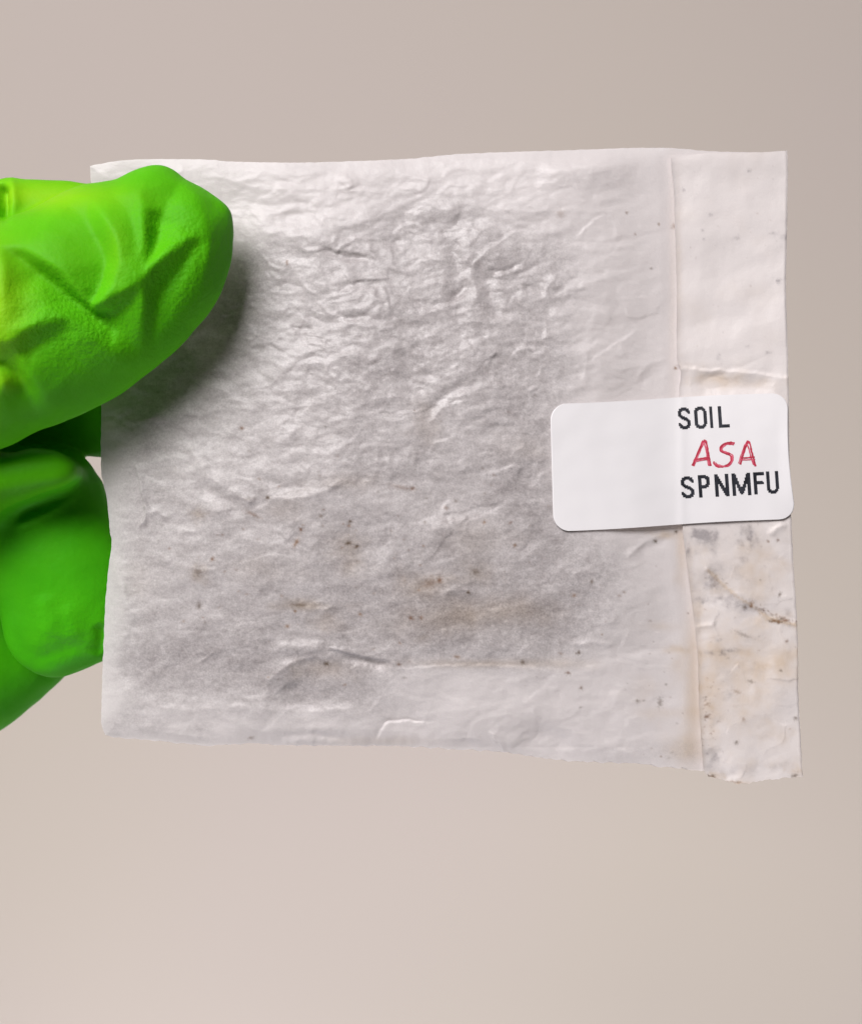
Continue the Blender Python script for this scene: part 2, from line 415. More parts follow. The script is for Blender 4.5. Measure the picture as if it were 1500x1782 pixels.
F = [  # folds of the front: path, width px, height mm, kind
    ([(552, 430), (575, 438), (596, 446), (622, 448), (650, 455)], 6, -.42, 'g'),
    ([(556, 422), (590, 434), (630, 440), (660, 446)], 6, .22, 'c'),
    ([(640, 428), (668, 422), (702, 424)], 8, -.30, 'g'),
    ([(572, 538), (604, 553), (632, 550), (656, 551)], 6, -.30, 'g'),
    ([(504, 568), (522, 573), (545, 572)], 4, -.22, 'g'),
    ([(586, 508), (602, 498), (620, 492), (646, 490)], 6, -.26, 'g'),
    ([(824, 456), (844, 488), (852, 520), (872, 560)], 13, -.48, 'g'),
    ([(806, 440), (828, 500), (834, 530)], 9, .30, 'c'),
    ([(848, 470), (876, 471), (912, 456)], 5, -.28, 'g'),
    ([(708, 524), (740, 530), (780, 526), (802, 506), (820, 480)], 7, -.30, 'g'),
    ([(560, 388), (620, 386), (660, 376), (692, 362), (720, 346), (772, 338), (812, 356), (836, 380)], 12, .30, 'c'),
    ([(700, 380), (760, 366), (800, 380)], 16, .35, 'g'),
    ([(780, 400), (792, 450), (796, 520), (800, 580), (812, 620)], 16, -.42, 'g'),
    ([(740, 734), (752, 708), (772, 692), (804, 672), (840, 664), (880, 628)], 10, -.34, 'g'),
    ([(744, 742), (780, 700), (830, 678)], 6, .24, 'c'),
    ([(720, 640), (780, 650), (820, 640)], 7, .28, 'c'),
    ([(640, 700), (700, 690), (738, 716)], 8, .26, 'c'),
    ([(945, 516), (957, 496), (972, 474)], 6, .32, 'c'),
    ([(905, 505), (930, 500), (948, 516)], 6, -.25, 'g'),
    ([(1054, 372), (1026, 392), (1000, 418)], 12, .20, 's'),
    ([(1122, 569), (1066, 604), (1021, 634)], 14, .22, 's'),
    ([(1012, 664), (1021, 634), (1016, 600)], 6, .2, 'c'),
    ([(1105, 672), (1115, 649), (1135, 632), (1160, 625), (1180, 630)], 6, .34, 'c'),
    ([(1112, 680), (1128, 655), (1160, 640)], 9, -.18, 'g'),
    ([(230, 798), (240, 820), (246, 845), (249, 865), (255, 893), (243, 915), (236, 930)], 7, .55, 's'),
    ([(255, 893), (272, 890), (300, 905)], 6, .25, 'c'),
    ([(318, 760), (348, 805), (372, 836), (398, 850)], 10, .50, 'c'),
    ([(398, 850), (420, 866), (446, 878)], 6, .32, 'c'),
    ([(340, 840), (380, 866), (430, 890)], 12, -.30, 'g'),
    ([(480, 866), (520, 867), (568, 853), (600, 830)], 9, .36, 'c'),
    ([(440, 830), (500, 850), (540, 846)], 10, -.2, 'g'),
    ([(455, 770), (500, 786), (560, 790), (640, 782)], 10, .24, 'c'),
    ([(564, 1126), (592, 1133), (636, 1142), (694, 1155)], 8, .50, 's'),
    ([(592, 1140), (640, 1152), (684, 1160)], 8, -.34, 'g'),
    ([(592, 1133), (572, 1142), (530, 1146), (492, 1164), (470, 1186), (462, 1210)], 8, .42, 'c'),
    ([(500, 1190), (520, 1215), (560, 1210)], 24, -.42, 'g'),
    ([(470, 1126), (520, 1128), (580, 1128)], 10, .35, 'g'),
    ([(960, 1170), (905, 1162), (840, 1159), (780, 1160), (720, 1164), (660, 1166)], 11, .17, 's'),
    ([(652, 1298), (660, 1275), (672, 1256), (710, 1253), (766, 1257)], 7, -.36, 's'),
    ([(850, 1272), (866, 1290), (880, 1310)], 8, .42, 's'),
    ([(900, 1296), (940, 1276), (975, 1286), (985, 1310)], 14, -.35, 'g'),
    ([(986, 1124), (1030, 1118), (1054, 1120), (1062, 1130)], 6, .30, 'c'),
    ([(1062, 1128), (1110, 1132), (1190, 1128)], 12, -.2, 'g'),
    ([(1089, 974), (1100, 961), (1125, 941), (1150, 932), (1175, 924)], 6, .42, 'c'),
    ([(1110, 962), (1130, 950), (1170, 936)], 9, -.18, 'g'),
    ([(777, 910), (796, 907), (816, 899)], 6, .32, 'c'),
    ([(740, 922), (776, 918), (812, 922)], 12, .2, 'g'),
    ([(766, 1032), (800, 1028), (830, 1033)], 5, .24, 'c'),
    ([(520, 1056), (560, 1060), (584, 1052)], 5, .24, 'c'),
    ([(862, 950), (900, 946), (912, 956)], 6, .22, 'c'),
    ([(980, 1000), (1020, 996), (1050, 1000)], 6, .2, 'c'),
    ([(340, 1156), (360, 1145), (378, 1132)], 4, .2, 'c'),
    ([(250, 1225), (330, 1236), (420, 1232), (560, 1238), (660, 1226)], 9, .22, 'c'),
    ([(196, 950), (206, 1000), (222, 1050), (236, 1090)], 8, .3, 'c'),
    ([(250, 720), (300, 730), (360, 760)], 14, .25, 'g'),
    ([(700, 276), (760, 282), (840, 276), (940, 284)], 7, .3, 'c'),
    ([(230, 1268), (300, 1276), (380, 1288)], 7, .26, 'c'),
    ([(470, 1288), (540, 1278), (620, 1290)], 7, -.26, 'g'),
    ([(760, 1290), (820, 1284), (850, 1300)], 6, .28, 'c'),
    ([(1010, 1312), (1060, 1300), (1120, 1322)], 7, .26, 'c'),
    ([(440, 372), (470, 400), (520, 410), (600, 404)], 16, .42, 'g'),
    ([(930, 300), (990, 296), (1060, 290), (1110, 300)], 20, .5, 'g'),
    ([(590, 300), (606, 316), (612, 330)], 10, .3, 'g'),
    ([(430, 330), (520, 330), (700, 334)], 6, .12, 'c'),
    ([(880, 372), (980, 366), (1100, 372)], 6, .14, 'c'),
]
front = low + wr
for i, (p, wd, am, kd) in enumerate(F): stroke(front, PX0, PY0, p, wd, am * {'g': .75, 'c': .62, 's': .5}[kd] * (1.5 if p[0][1] > 780 else 1.0), kd, seed=i)
# random short crumples scattered through the filled part
rr = random.Random(5)
for i in range(150):
    cx = rr.gauss(720, 210); cy = rr.gauss(600, 130) if i < 110 else rr.uniform(760, 1250)
    if not (430 < cx < 1150 or (cy > 850 and 230 < cx < 1150)) or not 380 < cy < 1250: continue
    if 930 < cx and 660 < cy < 950: continue
    ln = rr.uniform(14, 42); a = rr.gauss(0, .45)
    dx, dy = math.cos(a) * ln, math.sin(a) * ln
    k = rr.uniform(-.3, .3)
    sc = 1.0 if i < 110 else .55
    stroke(front, PX0, PY0, [(cx - dx, cy - dy), (cx - dy * k, cy + dx * k), (cx + dx, cy + dy)], rr.uniform(3.5, 8), rr.choice((-1, 1)) * rr.uniform(.04, .10) * sc, rr.choice('gc'), seed=i)

flap_low = 0 * low + .50 + .08 * perlin(XX / 300, YY / 260, 71)
flap_low = flap_low.astype(np.float32)
flap = flap_low + ((.05 * fbm(XX / 60, YY / 60, 73, 3) + .22 * fbm(XX / 120, YY / 90, 77, 2) + .14 * facets(XX / 70 + fbm(XX / 50, YY / 50, 75, 2) * .3, YY / 60, 79) * (.25 + .75 * sstep(880, 960, YY))) * calm).astype(np.float32)
FF = [
    ([(1374, 660), (1316, 652), (1264, 646), (1230, 646), (1186, 642)], 14, .17, 's'),
    ([(1200, 672), (1250, 668), (1300, 672), (1350, 676)], 16, -.32, 'g'),
    ([(1200, 660), (1250, 652), (1292, 636), (1337, 618)], 8, -.14, 'c'),
    ([(1231, 990), (1254, 1014), (1283, 1039), (1313, 1058), (1342, 1078), (1388, 1088)], 6, .26, 'c'),
    ([(1240, 1010), (1270, 1040), (1300, 1060), (1340, 1088)], 12, -.22, 'g'),
    ([(1335, 930), (1350, 922), (1368, 910)], 6, .34, 'c'),
    ([(1205, 1093), (1225, 1090), (1248, 1084)], 5, .22, 'c'),
    ([(1330, 1180), (1372, 1182), (1392, 1178)], 8, .09, 's'),
    ([(1238, 1300), (1250, 1330), (1286, 1364)], 14, -.3, 'g'),
]
for i, (p, wd, am, kd) in enumerate(FF): stroke(flap, PX0, PY0, p, wd, am, kd, seed=200 + i, taper=(i not in (0, 3)))

# ------------------------------------------------------------------ colour of the paper: soil inside showing through, stains, specks
def poly_mask(pts, r):
    X, Y = XX[::4, ::4], YY[::4, ::4]
    inside = np.zeros(X.shape, bool)
    n = len(pts)
    for i in range(n):
        x0, y0 = pts[i]; x1, y1 = pts[(i + 1) % n]
        if y0 == y1: continue
        c = ((Y >= min(y0, y1)) & (Y < max(y0, y1)))
        inside ^= c & (X < (x1 - x0) * (Y - y0) / (y1 - y0) + x0)
    m = blur(inside.astype(np.float32), max(1, r // 4))
    return samp(m, (XX - PX0) / 4, (YY - PY0) / 4, 0, 0)

soilp = [(205, 700), (300, 560), (420, 430), (520, 408), (640, 392), (720, 352), (790, 344), (850, 384), (980, 410), (1010, 450), (985, 560),
         (1000, 640), (980, 720), (1000, 900), (1050, 940), (1090, 1020), (1070, 1080), (1000, 1150), (960, 1168), (700, 1166), (660, 1236), (420, 1236), (225, 1232), (205, 1150)]
soil = poly_mask(soilp, 30)
wrp = .5 + .8 * fbm(XX / 95, YY / 70, 81, 4)
soil = np.clip(soil * (.60 + .16 * np.clip(wrp, 0, 1)), 0, 1)
def blob(R, x, y, rx, ry, a, wob=.35, seed=0):
    m = 2.8 * max(rx, ry)
    ax = max(0, int(x - m - PX0)); bx = min(R.shape[1], int(x + m - PX0)); ay = max(0, int(y - m - PY0)); by = min(R.shape[0], int(y + m - PY0))
    if ax >= bx or ay >= by: return
    X = XX[ay:by, ax:bx]; Y = YY[ay:by, ax:bx]; q = max(rx, ry)
    n1 = wob * fbm(X / q, Y / q, 100 + seed, 3)
    d = ((X - x) / rx) ** 2 + ((Y - y) / ry) ** 2
    R[ay:by, ax:bx] += a * np.exp(-d * (1 + n1 * 1.5) - n1) * (d < 7)
for i, b_ in enumerate([(870, 1070, 170, 60, .26), (760, 1060, 90, 30, .12), (540, 1190, 70, 50, .22), (700, 640, 200, 50, .10), (840, 560, 60, 120, .05),
                        (430, 430, 40, 60, .12), (880, 480, 80, 60, .06), (900, 820, 70, 60, .16), (600, 960, 200, 70, .08), (300, 1150, 120, 60, .12),
                        (235, 1262, 60, 18, .36), (352, 1272, 20, 14, .34), (960, 900, 60, 60, .14), (1000, 980, 80, 50, .1), (820, 1180, 120, 20, -.15),
                        (700, 1240, 90, 22, .14), (430, 1140, 120, 50, .1), (930, 700, 50, 60, .1), (480, 640, 80, 60, -.1), (770, 745, 90, 20, -.2),
                        (360, 800, 40, 60, -.12), (1160, 1310, 90, 14, .2), (700, 1110, 120, 30, .1), (330, 1070, 60, 40, -.06), (620, 1050, 160, 40, .08),
                        (790, 450, 40, 60, .06), (560, 500, 60, 24, -.1), (720, 500, 50, 30, -.08), (1050, 1210, 90, 50, -.05)]):
    blob(soil, *b_[:4], b_[4], seed=i)
soil = np.clip(soil, 0, 1)
clear = np.array([.84, .797, .805], np.float32); dark = np.array([.36, .325, .325], np.float32)
fine = fbm(XX / 9, YY / 7, 121, 3) * .10 + fbm(XX / 34, YY / 22, 131, 3) * .12
sm = np.clip(soil + fine * np.clip(soil * 2, 0, 1), 0, 1)[..., None]
tint = clear * (1 - sm) + dark * sm
stain = np.zeros_like(XX)                       # tan stains
for i, b_ in enumerate([(905, 780, 40, 18, .1), (600, 840, 50, 12, .16), (740, 1020, 40, 24, .3), (830, 1000, 30, 20, .22), (780, 1075, 90, 26, .28),
                        (880, 1060, 80, 24, .26), (820, 940, 60, 30, .14), (450, 990, 60, 20, .1), (345, 1000, 16, 14, .3), (345, 895, 12, 12, .3),
                        (530, 1055, 46, 8, .4), (570, 1080, 24, 16, .24), (600, 950, 30, 24, .22), (610, 985, 24, 18, .2), (560, 1165, 50, 14, .26),
                        (1160, 930, 20, 7, .5), (740, 740, 20, 30, .18), (850, 1155, 110, 8, .4), (660, 1290, 80, 8, .2), (1120, 1200, 30, 22, .12),
                        (1205, 1180, 14, 120, .5), (1160, 1240, 50, 10, .22), (1200, 1300, 40, 30, .34), (1150, 1090, 30, 8, .18), (1185, 960, 10, 60, .4),
                        (1176, 1130, 20, 7, .4), (1180, 1160, 14, 30, .2), (240, 1010, 30, 40, .08), (500, 880, 40, 20, .12), (1170, 500, 8, 200, .12)]):
    blob(stain, *b_[:4], b_[4] * 1.35, seed=50 + i)
stain = np.clip(stain, 0, .9)[..., None]
tint = tint * (1 - stain) + tint * np.array([.82, .71, .56]) * stain
tint = tint.astype(np.float32)

def specks(T, lst, seed, k=1.3):
    r = random.Random(seed)
    for (x, y, rx, ry, a) in lst:
        R = np.zeros(T.shape[:2], np.float32) if False else None
        m = 3 * max(rx, ry) + 2
        ax = max(0, int(x - m - PX0)); bx = min(T.shape[1], int(x + m - PX0)); ay = max(0, int(y - m - PY0)); by = min(T.shape[0], int(y + m - PY0))
        if ax >= bx or ay >= by: continue
        X = XX[ay:by, ax:bx]; Y = YY[ay:by, ax:bx]
        th = r.uniform(-.6, .6); c, s = math.cos(th), math.sin(th)
        u = (X - x) * c + (Y - y) * s; v = -(X - x) * s + (Y - y) * c
        e = min(1, a * k) * np.exp(-((u / rx) ** 2 + (v / ry) ** 2) * np.clip(1 + 1.2 * fbm(X / 3.5 + x, Y / 3.5 + y, seed, 2), .45, 4))
        e = np.clip(e, 0, 1)[..., None]
        tone = r.choice((np.array([.17, .075, .028]), np.array([.24, .13, .06]), np.array([.12, .08, .05])))
        T[ay:by, ax:bx] = T[ay:by, ax:bx] * (1 - e) + tone * e
L1 = [(606, 945, 5, 3.4, 1), (621, 951, 4, 3, .9), (568, 1155, 5, 3.5, 1), (370, 973, 3.6, 3, .95), (516, 944, 3, 8, .7), (524, 922, 3, 3, .8), (345, 995, 8, 6, .45), (466, 866, 4, 3, .8),
      (434, 868, 6, 3, .4), (440, 895, 12, 3, .45), (610, 907, 2.5, 2.5, .9), (718, 850, 4, 3, .6), (698, 848, 18, 4, .3), (558, 898, 4, 3, .6), (715, 1076, 2.6, 2.6, .85), (627, 1069, 3, 3, .6),
      (524, 1053, 14, 3, .6), (514, 1064, 2.5, 2.5, .7), (500, 1090, 4, 3, .6), (347, 1054, 4, 6, .5), (421, 745, 4, 3, .7), (765, 1010, 4, 6, .7), (748, 1014, 12, 8, .35), (828, 995, 7, 6, .5),
      (815, 1031, 3, 3, .8), (843, 909, 3, 3, .6), (896, 949, 2.6, 2.6, .7), (1007, 1136, 3, 3, .8), (1029, 1012, 3, 4, .6), (999, 1036, 4, 3, .5), (733, 1075, 3, 3, .5), (909, 1152, 4, 4, .6),
      (988, 1171, 4, 3, .6), (795, 1143, 6, 3, .5), (1109, 1220, 3, 3, .5), (1148, 1222, 4, 7, .5), (1140, 942, 3, 3, .8), (1176, 925, 3, 3, .8), (1011, 1197, 2.5, 3, .6), (736, 1110, 12, 6, .3),
      (694, 1156, 3, 3, .6), (437, 1284, 5, 2.5, .4), (500, 457, 2, 4, .7), (608, 915, 3, 3, .5), (776, 884, 4, 3, .5), (793, 872, 3, 3, .5)]
L1 += [(1172, 394, 4, 4, .35), (1176, 392, 2, 3, .5), (1146, 390, 2.4, 2.4, .5), (975, 372, 6, 7, .3), (1090, 370, 2.4, 2.4, .5), (1133, 467, 2, 2, .5), (1105, 408, 2, 2, .4), (1175, 640, 2.4, 2.4, .8)]
r3 = random.Random(11)
for i in range(160):
    if i < 100: x, y = r3.gauss(620, 170), r3.gauss(950, 110)
    elif i < 130: x, y = r3.gauss(1150, 60), r3.uniform(1000, 1320)
    else: x, y = r3.uniform(250, 1150), r3.uniform(420, 1280)
    q = r3.uniform(.7, 1.9)
    L1.append((x, y, q * r3.uniform(1, 2), q, r3.uniform(.15, .5)))
specks(tint, L1, 3)
gloss = np.clip(.25 + .9 * sstep(620, 300, YY) + .5 * cent + .5 * fbm(XX / 60, YY / 40, 141, 3) + .6 * np.exp(-((XX - 990) / 110) ** 2 - ((YY - 300) / 30) ** 2) + .5 * np.exp(-((XX - 450) / 60) ** 2 - ((YY - 380) / 40) ** 2), 0, 1) * body
mask = np.stack([soil, gloss, 0 * soil], -1).astype(np.float32)

# flap colours
ft = np.ones((*XX.shape, 3), np.float32) * np.array([.80, .745, .735], np.float32)
grey = np.zeros_like(XX); tan = np.zeros_like(XX)
for i, b_ in enumerate([(1228, 935, 20, 15, .75), (1220, 928, 12, 10, .3), (1300, 925, 13, 13, .5), (1310, 942, 12, 8, .4), (1285, 944, 12, 6, .35), (1237, 1000, 15, 22, .42), (1240, 1016, 10, 10, .25),
                        (1284, 1050, 34, 12, .4), (1296, 1058, 14, 8, .3), (1222, 1044, 18, 6, .42), (1234, 1136, 12, 4, .5), (1262, 1136, 9, 5, .75), (1275, 1132, 14, 3, .4), (1244, 1318, 9, 8, .5),
                        (1292, 974, 10, 5, .35), (1372, 1070, 10, 14, .35), (1260, 1000, 20, 20, .1), (1350, 1334, 20, 6, .22), (1198, 960, 4, 10, .5), (1268, 1207, 10, 6, .22), (1250, 1114, 5, 3, .5),
                        (1362, 413, 12, 5, .34), (1345, 405, 5, 3, .34), (1278, 414, 7, 4, .3), (1354, 489, 4, 4, .6), (1236, 374, 4, 3, .45), (1303, 297, 3, 3, .45), (1189, 331, 2.5, 2.5, .5),
                        (1222, 401, 2.5, 2.5, .4), (1224, 416, 2, 2, .4), (1250, 622, 4, 7, .3), (1300, 603, 4, 3, .3), (1336, 614, 5, 3, .4), (1300, 1010, 3, 2, .3), (1330, 985, 3, 3, .2)]):
    blob(grey, *b_[:4], b_[4] * 1.05, wob=.5, seed=150 + i)
for i, b_ in enumerate([(1290, 960, 90, 70, .18), (1330, 1150, 70, 50, .36), (1240, 1140, 30, 50, .3), (1236, 1240, 20, 70, .3), (1300, 1180, 70, 60, .2), (1290, 1250, 60, 40, .14), (1200, 1000, 8, 60, .3),
                        (1216, 1200, 7, 130, .5), (1240, 1355, 16, 10, .8), (1275, 1364, 20, 5, .6), (1250, 1020, 14, 14, .25), (1330, 1077, 40, 10, .4), (1250, 660, 50, 12, .42), (1300, 670, 50, 10, .26),
                        (1210, 640, 30, 10, .16), (1240, 655, 20, 8, .2), (1300, 1020, 60, 40, .12), (1384, 1345, 12, 8, .5), (1180, 480, 5, 160, .2), (1340, 1290, 60, 50, .1), (1240, 1275, 12, 16, .25), (1320, 700, 60, 10, .1)]):
    blob(tan, *b_[:4], b_[4], wob=.5, seed=250 + i)
for j, (x, y) in enumerate(smooth_path([(1231, 992), (1254, 1014), (1283, 1039), (1313, 1058), (1342, 1078), (1383, 1087)], 12)):
    blob(tan, x, y, 3.4, 2.6, .30 + .2 * (j > 40), wob=.6, seed=300 + j)
low_half = sstep(880, 960, YY)
grey += low_half * .22 * np.clip(fbm(XX / 42, YY / 34, 165, 4) - .12, 0, 1)
tan += low_half * .40 * np.clip(fbm(XX / 75, YY / 60, 167, 4) + .12, 0, 1) + .10 * (1 - low_half) * np.clip(fbm(XX / 90, YY / 70, 169, 3), 0, 1)
g_ = np.clip(grey * (1 + .5 * fbm(XX / 12, YY / 12, 161, 3)), 0, .9)[..., None]
n_ = np.clip(tan * (1 + .4 * fbm(XX / 25, YY / 25, 163, 3)), 0, 1)[..., None]
ft = ft * (1 - g_) + ft * np.array([.44, .43, .45]) * g_
ft = (ft * (1 - n_) + ft * np.array([.86, .765, .64]) * n_).astype(np.float32)
L2 = []
for i in range(60):
    t = r3.random()
    L2.append((1300 + 84 * t + r3.gauss(0, 3), 1050 + 36 * t + r3.gauss(0, 2.2), r3.uniform(1.0, 2.6), r3.uniform(.8, 1.5), r3.uniform(.2, .6)))
for i in range(22): L2.append((1354 + r3.gauss(0, 10), 1079 + r3.gauss(0, 3.5), r3.uniform(1.6, 4), r3.uniform(1.2, 2.4), r3.uniform(.6, 1)))
for i in range(24): L2.append((1250 + r3.gauss(0, 14), 1012 + r3.gauss(0, 8), r3.uniform(1, 2), 1.2, r3.uniform(.2, .5)))
for i in range(40): L2.append((1234 + r3.gauss(0, 9), r3.uniform(1180, 1300), r3.uniform(1.0, 2.2), r3.uniform(.8, 1.4), r3.uniform(.2, .6)))
for i in range(30): L2.append((r3.uniform(1210, 1385), r3.uniform(920, 1340), r3.uniform(1, 3), r3.uniform(.8, 1.4), r3.uniform(.12, .4)))
for i in range(26): L2.append((r3.uniform(1190, 1362), r3.uniform(280, 640), r3.uniform(.8, 1.8), r3.uniform(.8, 1.6), r3.uniform(.1, .3)))
for i in range(14): L2.append((1237 + r3.gauss(0, 5), 1354 + r3.gauss(0, 3), r3.uniform(1.6, 4), 2, .8))
for i in range(10): L2.append((1275 + r3.gauss(0, 10), 1362 + r3.gauss(0, 1.5), r3.uniform(1.6, 4), 1.6, .6))
L2 += [(1382, 1350, 6, 3, .9), (1356, 1035, 2.4, 4, .9), (1295, 1057, 3, 3, .9), (1307, 1052, 3, 5, .9), (1336, 942, 2.4, 2.4, .8), (1353, 940, 2.4, 2.4, .8), (1368, 1116, 2.4, 2.4, .9), (1358, 1167, 2.4, 2.4, .8), (1229, 1247, 5, 3, .95),
       (1281, 1292, 3, 3, .9), (1384, 1250, 3, 3, .9), (1306, 1186, 6, 3, .6), (1282, 1204, 8, 3, .5), (1293, 1105, 14, 3, .5), (1229, 1226, 6, 2, .6), (1293, 1252, 3, 4, .6)]
specks(ft, L2, 9, .85)
fmask = np.stack([np.clip(grey, 0, 1) * .5, .25 + 0 * grey, 0 * grey], -1).astype(np.float32)

# ------------------------------------------------------------------ packet
packet = link(bpy.data.objects.new('sample_packet', None))
packet['label'] = 'crumpled white glassine paper packet of soil with folded right flap, pinched in the green glove'
packet['category'] = 'packet'

def rough_edge(pts, n, amp, seed):
    p = resample(smooth_path(pts, 6), n)
    t = np.arange(n)
    p[:, 0] += amp * perlin(t / 9.0, np.full(n, seed * 3.3), seed); p[:, 1] += amp * perlin(t / 9.0, np.full(n, seed * 5.1 + 7), seed + 1)
    return p
NX, NY = 760, 660
T = rough_edge(TOP, NX, .7, 1); B = rough_edge(BOT, NX, 2.3, 2); L_ = rough_edge(LEFT, NY, .9, 3); R_ = rough_edge([(x - 5, y) for x, y in RIGHT], NY, .5, 4)
L_[0] = T[0]; R_[0] = T[-1]; L_[-1] = B[0]; R_[-1] = B[-1]
P = coons(T, B, L_, R_)
px, py = P[..., 0], P[..., 1]
si = np.linspace(0, 1, NX)[None, :]; ti = np.linspace(0, 1, NY)[:, None]
ed = np.minimum(np.minimum(si, 1 - si) * 1200, np.minimum(ti, 1 - ti) * 1040)
ew = 1 - (1 - np.clip(ed / 34, 0, 1)) ** 2                       # front and back sheets meet at the rim
warp = .9 * perlin(px / 330, py / 300, 91) + .35 * perlin(px / 90, py / 80, 92) * (1 - np.clip(ed / 160, 0, 1)) * sstep(1120, 980, px)     # the rim itself waves
warp = warp - .5 * sstep(380, 260, py)
hf = samp(front, px, py) * (.12 + .88 * ew) + .10
_fl = np.array(FL_LEFT, float)
under = np.interp(py, _fl[:, 1], _fl[:, 0]); under = sstep(-30, 4, px - under)
_nf = sstep(-150, 0, px - np.interp(py, _fl[:, 1], _fl[:, 0]))
hf = hf * (1 - _nf) + (.16 + .35 * (hf - samp(low, px, py))) * _nf
hf = hf * (1 - under) + .02 * under
yf = (-(hf) + warp * .6) * 1e-3
cols = {'tint': samp(tint, px, py), 'mask': samp(mask, px, py)}
def sheet(name, px, py, y, mat, thick, cols=None, flip=False):
    m, n = px.shape
    V = at(px, py, y)
    V2 = V + np.array([0, thick, 0])
    Fc = grid_faces(m, n)
    F2 = grid_faces(m, n, m * n)[:, ::-1]
    i = np.arange(m * n).reshape(m, n)
    ring = np.concatenate([i[0, :-1], i[:-1, -1], i[-1, :0:-1], i[:0:-1, 0]])
    nx = np.roll(ring, -1)
    Fs = np.stack([ring, nx, nx + m * n, ring + m * n], -1)
    V = np.concatenate([V.reshape(-1, 3), V2.reshape(-1, 3)])
    if cols: cols = {k: np.concatenate([c.reshape(-1, 3)] * 2) for k, c in cols.items()}
    return mesh_from(name, V, np.concatenate([Fc, F2, Fs]), mat, packet, True, cols)
def single(name, px, py, y, mat, cols=None):
    m, n = px.shape
    return mesh_from(name, at(px, py, y), grid_faces(m, n), mat, packet, True, cols)
single('front_sheet', px, py, yf, M_front, cols)
q = (slice(None, None, 3), slice(None, None, 3))
pb, qb = px[::3, ::3], py[::3, ::3]
hb = (.15 + .55 * samp(blur(low, 12), pb, qb) + .25 * perlin(pb / 140, qb / 90, 93)) * ew[::3, ::3] * (1 - under[::3, ::3] * .8)
single('back_sheet', pb, qb, (np.clip(hb, 0, 9) + .02 + warp[::3, ::3] * .6) * 1e-3, M_back)

# flap folded over the right side
FX, FY = 170, 700
T = rough_edge(FL_TOP, FX, .4, 5); B = rough_edge(FL_BOT, FX, 2.2, 6); L_ = rough_edge(FL_LEFT, FY, .7, 7); R_ = rough_edge(FL_RIGHT, FY, .5, 8)
R_[0] = T[-1]; R_[-1] = B[-1]; L_[0] = T[0]; L_[-1] = B[0]
P = coons(T, B, L_, R_)
fx_, fy_ = P[..., 0], P[..., 1]
si = np.linspace(0, 1, FX)[None, :] * 200
fold = 1 - (1 - np.clip((200 - si) / 5, 0, 1)) ** 2
warpf = .9 * perlin(fx_ / 330, fy_ / 300, 91) - .5 * sstep(380, 260, fy_)
liftl = np.exp(-si / 6) * (.22 + .14 * np.clip(perlin(fy_ / 60, fx_ * 0, 95), 0, 1)) * (1 - .7 * sstep(680, 700, fy_) * sstep(930, 910, fy_))
seal = -.0 * np.exp(-(((si - 22) / 12) ** 2))
hfl = np.maximum(samp(flap, fx_, fy_) + liftl + seal, .16) * (.75 + .25 * fold) + .05
single('folded_flap', fx_, fy_, (-hfl + warpf * .6) * 1e-3, M_flap, {'tint': samp(ft, fx_, fy_), 'mask': samp(fmask, fx_, fy_)})

# ------------------------------------------------------------------ sticker
allow = low * (1 - sstep(1165, 1195, XX)) + flap_low * sstep(1165, 1195, XX) + .12
allow = allow - .6 * (.9 * perlin(XX / 330, YY / 300, 91))
sth = blur(allow, 24)
sth += (.05 * np.exp(-(((XX - 1186) / 8) ** 2)) + .05 * fbm(XX / 80, YY / 70, 171, 2)).astype(np.float32)
sth += .22 * sstep(1350, 1385, XX) * np.sin((YY - 700) / 60)
def sty(u, v): return samp(sth, u, v)
QD = np.array([(957, 703), (1371, 683), (1385, 902), (963, 925)], float)
def st_px(a, b):
    """a,b in 0..1 across the sticker"""
    a = np.asarray(a, float); b = np.asarray(b, float)
    x = QD[0, 0] * (1 - a) * (1 - b) + QD[1, 0] * a * (1 - b) + QD[2, 0] * a * b + QD[3, 0] * (1 - a) * b
    y = QD[0, 1] * (1 - a) * (1 - b) + QD[1, 1] * a * (1 - b) + QD[2, 1] * a * b + QD[3, 1] * (1 - a) * b
    x = x - 6 * np.sin(np.pi * b) * a ** 6 * np.clip(1.1 - b * .2, 0, 1)        # right edge curls back a little
    y = y - 1.6 * np.sin(np.pi * a) * (1 - 2 * b) * 0 + 1.2 * np.sin(a * 7)
    return x, y
W_, H_, rc = 415.0, 220.0, 29.0
nb, na = 130, 220
bb = np.concatenate([np.linspace(0, .14, 30)[:-1] ** 1, np.linspace(.14, .86, nb - 58), np.linspace(.86, 1, 30)[1:]])
bb[:29] = .14 * (1 - np.cos(np.linspace(0, 1, 30)[:-1] * np.pi / 2)); bb[-29:] = 1 - bb[:29][::-1]
dist = np.minimum(bb, 1 - bb) * H_
ins = np.where(dist < rc, rc - np.sqrt(np.clip(rc * rc - (rc - dist) ** 2, 0, None)), 0) / W_
a_ = np.linspace(0, 1, na)[None, :] * (1 - 2 * ins[:, None]) + ins[:, None]
b_ = np.repeat(bb[:, None], na, 1)
ux, uy = st_px(a_, b_)
sticker_y = lambda u, v: -(sty(u, v) + .30) * 1e-3
sticker = sheet('sticker', ux, uy, sticker_y(ux, uy), M_sticker, .00010)
sticker['label'] = 'white rounded paper sticker with black print and red handwriting'

def add_ink(name, quads, mat, eps, label=None):
    V = np.array(quads, float).reshape(-1, 2)
    u, v = V[:, 0], V[:, 1]
    V3 = at(u, v, sticker_y(u, v) - eps)
    F_ = np.arange(len(V3)).reshape(-1, 4)
    o = mesh_from(name, V3, F_, mat, sticker, False)
    if label: o['label'] = label
    return o

